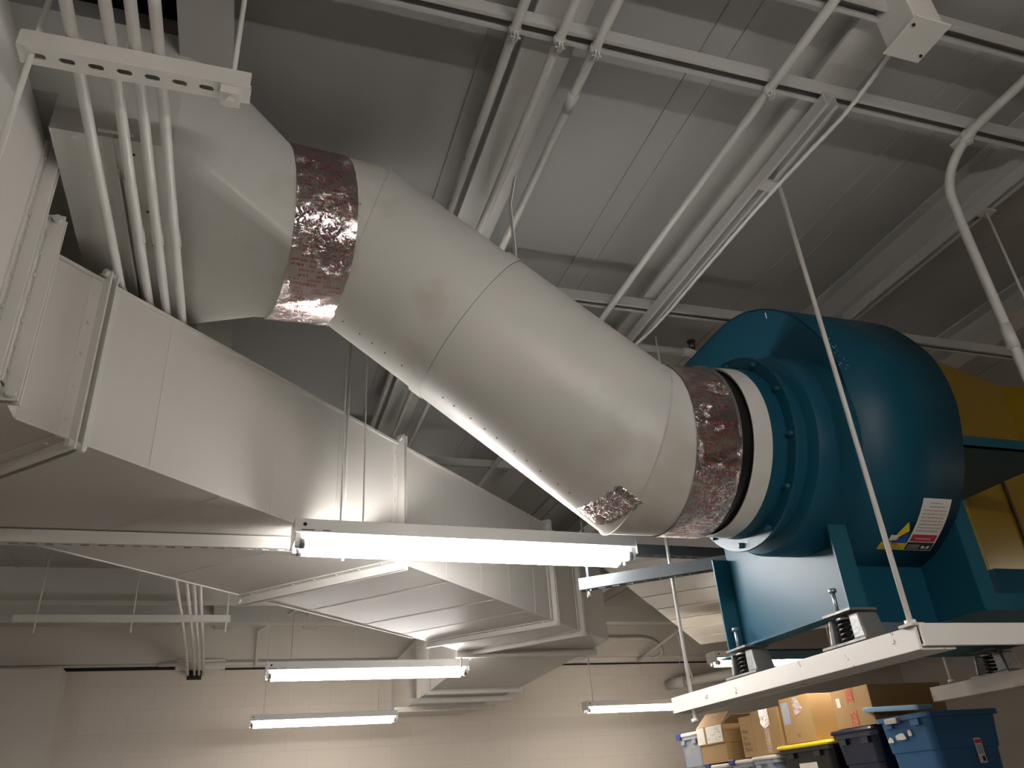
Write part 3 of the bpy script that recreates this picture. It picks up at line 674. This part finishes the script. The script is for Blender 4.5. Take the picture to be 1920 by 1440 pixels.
# hanger rods
def rod(p0, z1, r, lab, m='pipe'):
    t = thing('hanger_rod', p0, lab, 'rod', 'rods hanging the fan frame')
    MB().tube([p0, (p0[0], p0[1], z1)], r, 12).build('rod', m, t)
    MB().tube([(p0[0], p0[1], p0[2]), (p0[0], p0[1], p0[2]+.012)], r*2, 6).build('nut', m, t); return t
rod((1.462, 1.492, .312), 1.664, .0068, 'white rod from the ceiling crossing in front of the blue fan housing')
rod((1.462, 2.535, .215), 1.70, .0062, 'white rod beside the left edge of the blue fan pedestal')
rod((2.56, 2.50, .312), 1.74, .0062, 'thin white rod at the free end of the far frame channel')
rod((2.305, 1.48, .95), 1.695, .0045, 'thin rod hanging at the right edge from the lengthwise channel')
# spring isolators
def isolator(cx, cy_, z0, z1, lab):
    t = thing('spring_isolator', (cx, cy_, z0), lab, 'spring mount', 'spring isolators under the fan')
    h = z1-z0; b = MB(); b.box((cx-.045, cy_-.085, z0), (cx+.04, cy_+.085, z0+.006)); b.build('foot_plate', 'cast', t)
    for sg, wd in ((-1, .046), (1, .014)):      # two cast cheeks leaning inward
        y0 = cy_+sg*.056; y1 = cy_+sg*(.046 if sg < 0 else .050)
        c = MB(); c.hexa([(cx-.036, y0-wd/2, z0+.006), (cx+.034, y0-wd/2, z0+.006), (cx+.034, y0+wd/2, z0+.006), (cx-.036, y0+wd/2, z0+.006),
                          (cx-.032, y1-wd*.40, z0+h*.84), (cx+.030, y1-wd*.40, z0+h*.84), (cx+.030, y1+wd*.42, z0+h*.84), (cx-.032, y1+wd*.42, z0+h*.84)])
        c.build('cast_cheek', 'cast', t, .005)
    s = MB(); pts = [(cx-.010+.021*math.cos(2*math.pi*k/16), cy_+.008+.021*math.sin(2*math.pi*k/16), z0+.010+(h*.74)*k/80) for k in range(81)]
    s.tube(pts, .0036, 8); s.build('coil_spring', 'spring', t)
    MB().tube([(cx-.012, cy_+.008, z0+h*.76), (cx-.012, cy_+.008, z0+h*.84)], .023, 16).build('spring_cap', 'zinc', t)
    MB().tube([(cx-.006, cy_-.015, z0+h*.80), (cx-.006, cy_-.015, z1-.004)], .014, 6).build('spacer_nut', 'cast', t)
    MB().hexa([(cx-.045, cy_-.055, z1-.006), (cx+.04, cy_-.055, z1-.006), (cx+.04, cy_+.055, z1-.006), (cx-.045, cy_+.055, z1-.006), (cx-.045, cy_-.055, z1), (cx+.04, cy_-.055, z1), (cx+.04, cy_+.055, z1), (cx-.045, cy_+.055, z1)]).build('top_plate', 'cast', t)
    bo = MB(); bo.tube([(cx-.012, cy_+.03, z1), (cx-.012, cy_+.03, z1+.065)], .0055, 8); bo.tube([(cx-.012, cy_+.03, z1+.058), (cx-.012, cy_+.03, z1+.068)], .0105, 6); bo.build('adjusting_bolt', 'zinc', t)
    return t
isolator(1.510, 1.735, .314, .398, 'grey spring isolator under the near corner of the blue pedestal')
isolator(1.510, 2.225, .314, .398, 'grey spring isolator under the far corner of the blue pedestal, in front of a light')
isolator(2.600, 2.32, .309, .398, 'dark grey spring isolator on the weathered far channel at the right edge')

# yellow enclosure, white bulkhead
yy = thing('yellow_enclosure', (3.2, 3.0, .45), 'yellow painted sheet metal enclosure behind the blue fan', 'enclosure')
yb = MB(); pl = [(2.50, 2.118), (3.16, 2.30), (5.4, 2.05), (5.4, 2.42), (2.50, 2.42)]  # unseen right end lengthened to keep the nearby lamp off the totes
yb.prism([V(x, y, .49) for x, y in pl], (0, 0, 1.05)); yb.build('enclosure_body', 'yellow', yy)
MB().obox((2.83, 2.203, .80), (.009, .0025, 0), (0, .004, 0), (0, 0, .25)).build('panel_seam', 'brown', yy)

# ================================================================= LIGHT FIXTURES
def fixture(cx, cy, z, rot, lab, tube='tubeA', wires=((-.45, 0), (.45, 0)), L=1.22, group='fluorescent strip lights', wtop=None):
    t = thing('strip_light', (cx, cy, z), lab, 'ceiling light', group)
    M = Matrix.Rotation(rot, 3, 'Z')
    def put(mb):
        o = V(cx, cy, z); mb.v = [o + M @ v for v in mb.v]; return mb
    h = L/2
    b = MB(); b.hexa([(-h, -.062, .030), (h, -.062, .030), (h, .062, .030), (-h, .062, .030), (-h, -.058, .076), (h, -.058, .076), (h, .058, .076), (-h, .058, .076)])
    put(b).build('housing', 'fixture', t, .002)
    b = MB(); b.hexa([(-h+.02, -.022, .012), (h-.02, -.022, .012), (h-.02, .022, .012), (-h+.02, .022, .012), (-h+.02, -.030, .030), (h-.02, -.030, .030), (h-.02, .030, .030), (-h+.02, .030, .030)]); put(b).build('ballast_cover', 'fixture', t)
    for sx in (-1, 1):
        b = MB(); b.box((sx*h-.0015, -.064, .004), (sx*h+.0015, .064, .078)); put(b).build('end_plate', 'fixture', t)
        for sy in (-1, 1):
            b = MB(); b.box((sx*(h-.012)-.008, sy*.042-.011, -.014), (sx*(h-.012)+.008, sy*.042+.011, .030)); put(b).build('lampholder', 'fixture', t, .002)
    for sy in (-1, 1):
        b = MB(); b.tube([(-h+.022, sy*.042, .0), (h-.022, sy*.042, .0)], .018, 14); put(b).build('fluorescent_tube', tube, t)
        b = MB(); b.tube([(-h+.018, sy*.042, 0), (-h+.034, sy*.042, 0)], .0185, 14); put(b).build('tube_cap', 'zinc', t)
        b = MB(); b.tube([(h-.034, sy*.042, 0), (h-.018, sy*.042, 0)], .0185, 14); put(b).build('tube_cap', 'zinc', t)
    b = MB(); b.tube([(-h+.03, -.0625, .056), (-h+.03, -.060, .056)], .006, 10); b.box((-h+.02, -.0630, .036), (-h+.06, -.0615, .0385)); b.box((-h+.085, -.0630, .036), (-h+.11, -.0615, .0385)); put(b).build('knockout', 'slot', t)
    for wx, dz in wires:
        b = MB(); b.tube([(wx, 0, .076), (wx+dz, 0, (wtop or ZC)-z)], .0028, 6); put(b).build('hanger_wire', 'pipe', t)
    return t
fixture(.727, 2.575, .787, .042, 'brightest and nearest fluorescent strip light hanging below the rectangular duct', wires=((-.46, 0), (-.385, .0)))
fixture(.74, 5.06, .775, .0, 'fluorescent strip light in the second row, directly below the duct elbow', wires=((-.47, .0), (-.10, 0)))
fixture(.70, 7.32, .745, -.005, 'fluorescent strip light lowest in the picture, nearest the back wall at left', 'tubeB', wires=((-.50, 0), (.45, 0)))
fixture(3.66, 7.25, .755, 0, 'fluorescent strip light near the back wall, left of the boxes', 'tubeB', wires=((-.52, 0), (.45, 0)))
fixture(3.82, 5.20, .825, 0, 'fluorescent strip light seen behind the blue fan springs', 'tubeB', wtop=1.215, wires=((-.45, 0), (.45, 0)))
# further strip lights of the same type, added outside the picture for their light
fixture(4.75, 1.72, .86, 0, 'fluorescent strip light beyond the right edge beside the yellow enclosure', 'tubeB', group='strip lights out of view')
fixture(.75, -.25, .80, 0, 'fluorescent strip light overhead behind the camera', 'tubeA', group='strip lights out of view')
for x, y in ((.75, -2.5), (-2.6, -2.2), (-3.9, 4.4)):
    fixture(x, y, .80, 0, 'added fluorescent strip light outside the picture, there for the room light', 'tubeB', group='strip lights out of view')

# ================================================================= BACK WALL DETAILS
pipe('wall_conduit', smooth_path([(-.75, YB-.09, 1.42), (.2, YB-.09, 1.42), (1.0, YB-.09, 1.42), (2.2, YB-.09, 1.42), (3.6, YB-.09, 1.42)], 3), .022, 'white pipe along the top of the block wall behind the far conduits', 'pipe')
bx = MB(); bx.box((-.60, YB-.10, 1.37), (-.16, YB-.05, 1.46)); tag(bx.build('wall_box', 'white', None, .004), 'white box at the block wall top where the conduits enter', 'junction box')
MB_h = MB().box((-.50, YB-.006, 1.29), (-.37, YB, 1.375)); struct('trim_7', MB_h, 'dark')
pipe('brace_pipe', [(.12, YB-.12, 1.38), (.12, YB-.14, 1.72), (.60, 7.5, 1.82)], .014, 'thin white pipe rising from the wall top and slanting to the ceiling', 'pipe')
pipe('wall_conduit', smooth_path([(3.2, YB-.10, 1.62), (4.0, YB-.10, 1.62), (4.35, YB-.10, 1.62), (4.52, YB-.10, 1.55), (4.55, YB-.10, 1.45), (4.45, YB-.06, 1.40)], 5), .022, 'white conduit curving down into the wall top right of the duct', 'conduit')
pipe('brace_pipe', [(4.25, YB-.08, 1.38), (4.55, 7.9, 1.62), (4.72, 7.4, 1.82)], .016, 'slanting white pipe beside the curved wall conduit', 'pipe')
pipe('drain_pipe', [(4.60, YB-.03, 1.12), (5.05, YB-.9, 1.12), (6.2, 6.2, 1.13)], .05, 'fat white pipe with elbow low on the back wall behind the frame rod', 'pipe', couplings=[((4.62, YB-.13, 1.12), (4.70, YB-.28, 1.12))])
pipe('hanger_rod', [(4.55, 7.8, 1.10), (4.35, 7.75, 1.84)], .008, 'thin rod hanging the fat white pipe', 'rod')
cn = thing('angle_bracket', (3.5, 4.0, .60), 'slim white angle bar with a bolt hanging beneath its end, under the frame', 'bracket')
MB().bar((2.30, 2.72, .475), (2.42, 2.02, .475), .03, .03).build('bar', 'white', cn)
c = MB(); c.tube([(2.305, 2.70, .435), (2.305, 2.70, .462)], .008, 8); c.tube([(2.305, 2.70, .445), (2.305, 2.70, .455)], .013, 6); c.build('bolt', 'white', cn)

# ================================================================= SHELF WITH BOXES AND TOTES
X0 = 4.0
sf = thing('storage_shelf', (4.3, 6.0, -1.6), 'grey steel storage shelf carrying the boxes and totes, mostly below the picture', 'shelf')
MB().box((3.98, 3.9, -.235), (4.75, 7.5, -.205)).build('shelf_board', 'shelf', sf)
for y in (3.92, 5.7, 7.46):
    for x in (4.0, 4.72): MB().box((x-.02, y-.02, FL), (x+.02, y+.02, -.235)).build('post', 'shelf', sf)
SB = -.205
def crate_front(x, y0, y1, z0, z1): pass
def tote(y0, y1, zt, depth, m, lidm, lab, lid=True, z0=SB, open_lid=False, x=X0, rot=0, group='storage totes', taper=.045):
    t = thing('storage_tote', (x+depth/2, (y0+y1)/2, z0), lab, 'storage tote', group)
    cx, cy = x+depth/2, (y0+y1)/2; hx, hy = depth/2, (y1-y0)/2; Mr = Matrix.Rotation(rot, 3, 'Z')
    def rr(sx, sy, z, r=.045, n=5):
        out = []
        for qx, qy, a0 in ((1, 1, 0), (-1, 1, 90), (-1, -1, 180), (1, -1, 270)):
            for k in range(n):
                a = math.radians(a0+90*k/(n-1)); p = V((sx-r)*qx+r*math.cos(a), (sy-r)*qy+r*math.sin(a), 0); out.append(V(cx, cy, z)+Mr @ p)
        return out
    zr = zt-(.03 if lid else .0); b = MB()
    rows = [rr(hx-taper-.02, hy-taper-.02, z0), rr(hx-.035-taper*.3, hy-.035-taper*.3, z0+(zr-z0)*.62), rr(hx-.028-taper*.3, hy-.028-taper*.3, z0+(zr-z0)*.63), rr(hx-.026, hy-.026, zr-.03), rr(hx-.008, hy-.008, zr-.029), rr(hx-.008, hy-.008, zr), rr(hx-.03, hy-.03, zr), rr(hx-taper-.03, hy-taper-.03, z0+.01)]
    b.grid(rows, True, False); b.face(rows[0][::-1]); b.face(rows[-1]); b.build('tub', m, t)
    for sy in (-.24, .24):
        c = MB(); ce = V(cx, cy, 0)+Mr @ V(-hx+.018, sy*(y1-y0), 0); c.obox(ce+V(0,0,zr-.05), Mr @ V(.012,0,0), Mr @ V(0,.035,0), V(0,0,.018)); c.build('rim_rib', m, t)
    if lid:
        l = MB(); r0 = [rr(hx, hy, zt-.03), rr(hx+.004, hy+.004, zt-.018), rr(hx-.002, hy-.002, zt-.004), rr(hx-.02, hy-.02, zt), rr(hx-.05, hy-.05, zt), rr(hx-.06, hy-.06, zt-.008)]
        if open_lid:
            for r in r0:
                for i, p in enumerate(r): p.x = x-.03+(p.x-(cx-hx))*.22; k_ = (p.y-(cy-hy))/(2*hy); p += V(0, .03, .012+.040*k_)
        l.grid(r0, True, False); l.face(r0[0][::-1]); l.face(r0[-1]); l.build('lid', lidm, t)
    return t, Mr, V(cx, cy, 0), hx, hy
t, Mr, ce, hx, hy = tote(4.17, 4.66, .392, .60, 'totebl', 'lidbl', 'large blue plastic tote with pale lid ajar at the right end of the row', open_lid=True, rot=.0)
c = MB(); c.box((X0-.016, 4.42, .318), (X0+.012, 4.53, .352)); c.build('latch', 'greyp', t, .004)
pp = MB(); rnd = random.Random(6)
for yc, zc_, wy, wz in ((4.555, .222, .028, .026), (4.46, .235, .055, .034), (4.375, .250, .018, .034)):
    pp.face([(X0+.0445+(.28-zc_-wz*math.sin(a))*-.0, yc+wy*math.cos(a)*rnd.uniform(.7, 1), zc_+max(-.35, math.sin(a))*wz*rnd.uniform(.7, 1)) for a in [k*.52 for k in range(12)]])
o = pp.build('torn_label', 'paper', t); o.location.x -= .024
lb = MB(); lb.box((4.330, 4.1985, .06), (4.385, 4.2005, .20)); lb = lb.build('sticker', 'paper', t); lb.location.y -= .0
c = MB(); c.box((4.334, 4.197, .170), (4.381, 4.1985, .192)); c.build('sticker_band', 'red', lb)
c = MB(); c.box((4.334, 4.197, .110), (4.381, 4.1985, .162)); c.build('sticker_panel', 'greyp', lb)
c = MB(); [c.box((4.356+.003*k, 4.197, .070), (4.3575+.003*k, 4.1985, .098)) for k in range(7)]; c.build('bar_code', 'ink', lb)
tote(4.66, 5.13, .335, .60, 'navy', 'navy', 'dark navy tote directly under the topmost cardboard box')
t, *_ = tote(5.14, 5.80, .292, .60, 'blk', 'yl', 'black tote with yellow lid under the middle cardboard box')
c = MB(); c.box((X0+.034, 5.37, .10), (X0+.037, 5.58, .185)); c.build('paper_label', 'paper', t)
for y0, y1, zt, lab in ((5.82, 6.17, .245, 'cloudy bluish tote with white lid, bottom row next to the yellow lidded tote'), (6.17, 6.50, .238, 'cloudy bluish tote with white lid, bottom row, second from the yellow lidded tote'), (6.51, 6.90, .228, 'cloudy bluish tote with white lid, bottom row under the open box')):
    t, *_ = tote(y0, y1, zt, .55, 'trans', 'paper', lab)
    if zt < .24: MB().box((X0-.014, y1-.10, zt-.035), (X0+.01, y1-.02, zt+.008)).build('clip_handle', 'clip', t, .006)
t, *_ = tote(6.93, 7.36, .52, .55, 'trans', 'paper', 'tall cloudy tote with blue clips at the left end of the row', taper=.03)
MB().box((X0-.014, 7.25, .47), (X0+.01, 7.33, .522)).build('clip_handle', 'clip', t, .006)
c = MB(); text_geo('III', .05, lambda x, y: V(X0+.028, 7.17-x, .35+y), c); c.build('marking', 'lyel', t)
def carton(x0, y0, y1, z0, z1, depth, lab, m='card', skew=0, openflaps=False):
    t = thing('cardboard_box', (x0+depth/2, (y0+y1)/2, z0), lab, 'cardboard box', 'cardboard boxes on the totes')
    b = MB()
    if openflaps:
        e = .004
        b.box((x0, y0, z0), (x0+depth, y1, z0+e)); b.box((x0, y0, z0), (x0+e, y1, z1)); b.box((x0+depth-e, y0, z0), (x0+depth, y1, z1)); b.box((x0, y0, z0), (x0+depth, y0+e, z1)); b.box((x0, y1-e, z0), (x0+depth, y1, z1))
    else: b.hexa([(x0, y0, z0), (x0+depth, y0, z0), (x0+depth, y1, z0), (x0, y1, z0), (x0+skew, y0, z1), (x0+depth+skew, y0, z1), (x0+depth+skew, y1, z1), (x0+skew, y1, z1)])
    b.build('carton', m, t, .002)
    if not openflaps:
        s = MB(); s.box((x0+.01, (y0+y1)/2-.001, z1), (x0+depth-.01, (y0+y1)/2+.001, z1+.0012)); s.build('flap_seam', 'brown', t)
    return t
t = carton(4.02, 4.64, 5.03, .338, .585, .62, 'cardboard box with two strips of red printed tape, highest at right behind the blue tote')
for z0, z1 in ((.49, .585), (.34, .44)): MB().hexa([(4.018, 4.80, z0), (4.0195, 4.80, z0), (4.0195, 4.87, z0), (4.018, 4.87, z0), (4.018, 4.80, z1), (4.0195, 4.80, z1), (4.0195, 4.87, z1), (4.018, 4.87, z1)]).build('red_tape', 'redtape', t)
MB().box((4.018, 4.945, .475), (4.0195, 4.985, .535)).build('white_label', 'paper', t)
t = carton(4.02, 5.29, 5.655, .295, .615, .42, 'tall plain cardboard box standing on the yellow lid')
MB().box((4.018, 5.55, .43), (4.0195, 5.635, .585)).build('grey_label', 'trans', t)
MB().face([(4.0185, 5.50, .605), (4.0185, 5.43, .61), (4.0185, 5.38, .52), (4.0185, 5.41, .50), (4.0185, 5.48, .475)]).build('clear_tape', 'foil', t)
MB().box((4.018, 5.47, .33), (4.0195, 5.50, .36)).build('stamp', 'card2', t)
t = carton(4.02, 5.70, 6.075, .247, .575, .40, 'cardboard box with shiny tape hanging from its top, left of the tall plain one')
MB().face([(4.0185, 5.95, .575), (4.0185, 5.83, .575), (4.0185, 5.83, .46), (4.0185, 5.90, .43), (4.0185, 5.95, .47)]).build('clear_tape', 'foil', t)
MB().box((4.0180, 5.855, .26), (4.0195, 5.92, .43)).build('brown_tape', 'tape', t)
t = carton(4.02, 6.08, 6.262, .247, .552, .40, 'narrow cardboard box edge with black handwriting, beside the white open box', 'card')
for k, wd in enumerate(('Heat', 'Do', 'Santa', 'Cloud')):
    c = MB(); text_geo(wd, .042, lambda x, y, k=k: V(4.0175, 6.235-x, .425-.045*k+y), c); c.build('handwriting', 'ink', t)
t = carton(3.99, 6.485, 6.94, .385, .535, .45, 'open white labelled carton with raised flaps on top of a smaller box', 'card', openflaps=True)
MB().box((3.9865, 6.80, .395), (3.988, 6.93, .53)).build('white_label', 'paper', t); MB().box((3.9865, 6.50, .395), (3.988, 6.765, .53)).build('white_label', 'paper', t)
c = MB(); rnd = random.Random(8)
for k in range(14): y_ = rnd.uniform(6.53, 6.74); z_ = rnd.uniform(.41, .51); c.box((3.9855, y_-.012, z_-.004), (3.9865, y_+.012, z_+.003))
c.build('label_print', 'greyp', t)
MB().hexa([(3.99, 6.50, .535), (3.994, 6.50, .535), (3.994, 6.93, .535), (3.99, 6.93, .535), (4.10, 6.52, .635), (4.104, 6.52, .635), (4.104, 6.91, .65), (4.10, 6.91, .65)]).build('flap', 'card2', t)
MB().hexa([(3.99, 6.485, .531), (4.43, 6.485, .531), (4.43, 6.485, .535), (3.99, 6.485, .535), (4.0, 6.33, .59), (4.42, 6.33, .59), (4.42, 6.33, .594), (4.0, 6.33, .594)]).build('flap', 'card', t)
t = carton(4.0, 6.49, 6.91, .236, .383, .42, 'small low cardboard box under the open white carton', 'card')
MB().box((3.9985, 6.69, .33), (3.9995, 6.75, .375)).build('clear_tape', 'tape', t)

# lift everything from eye-relative heights to the real floor at zero
for o in COL.objects:
    if o.parent is None and o is not cam: o.location.z += EYE
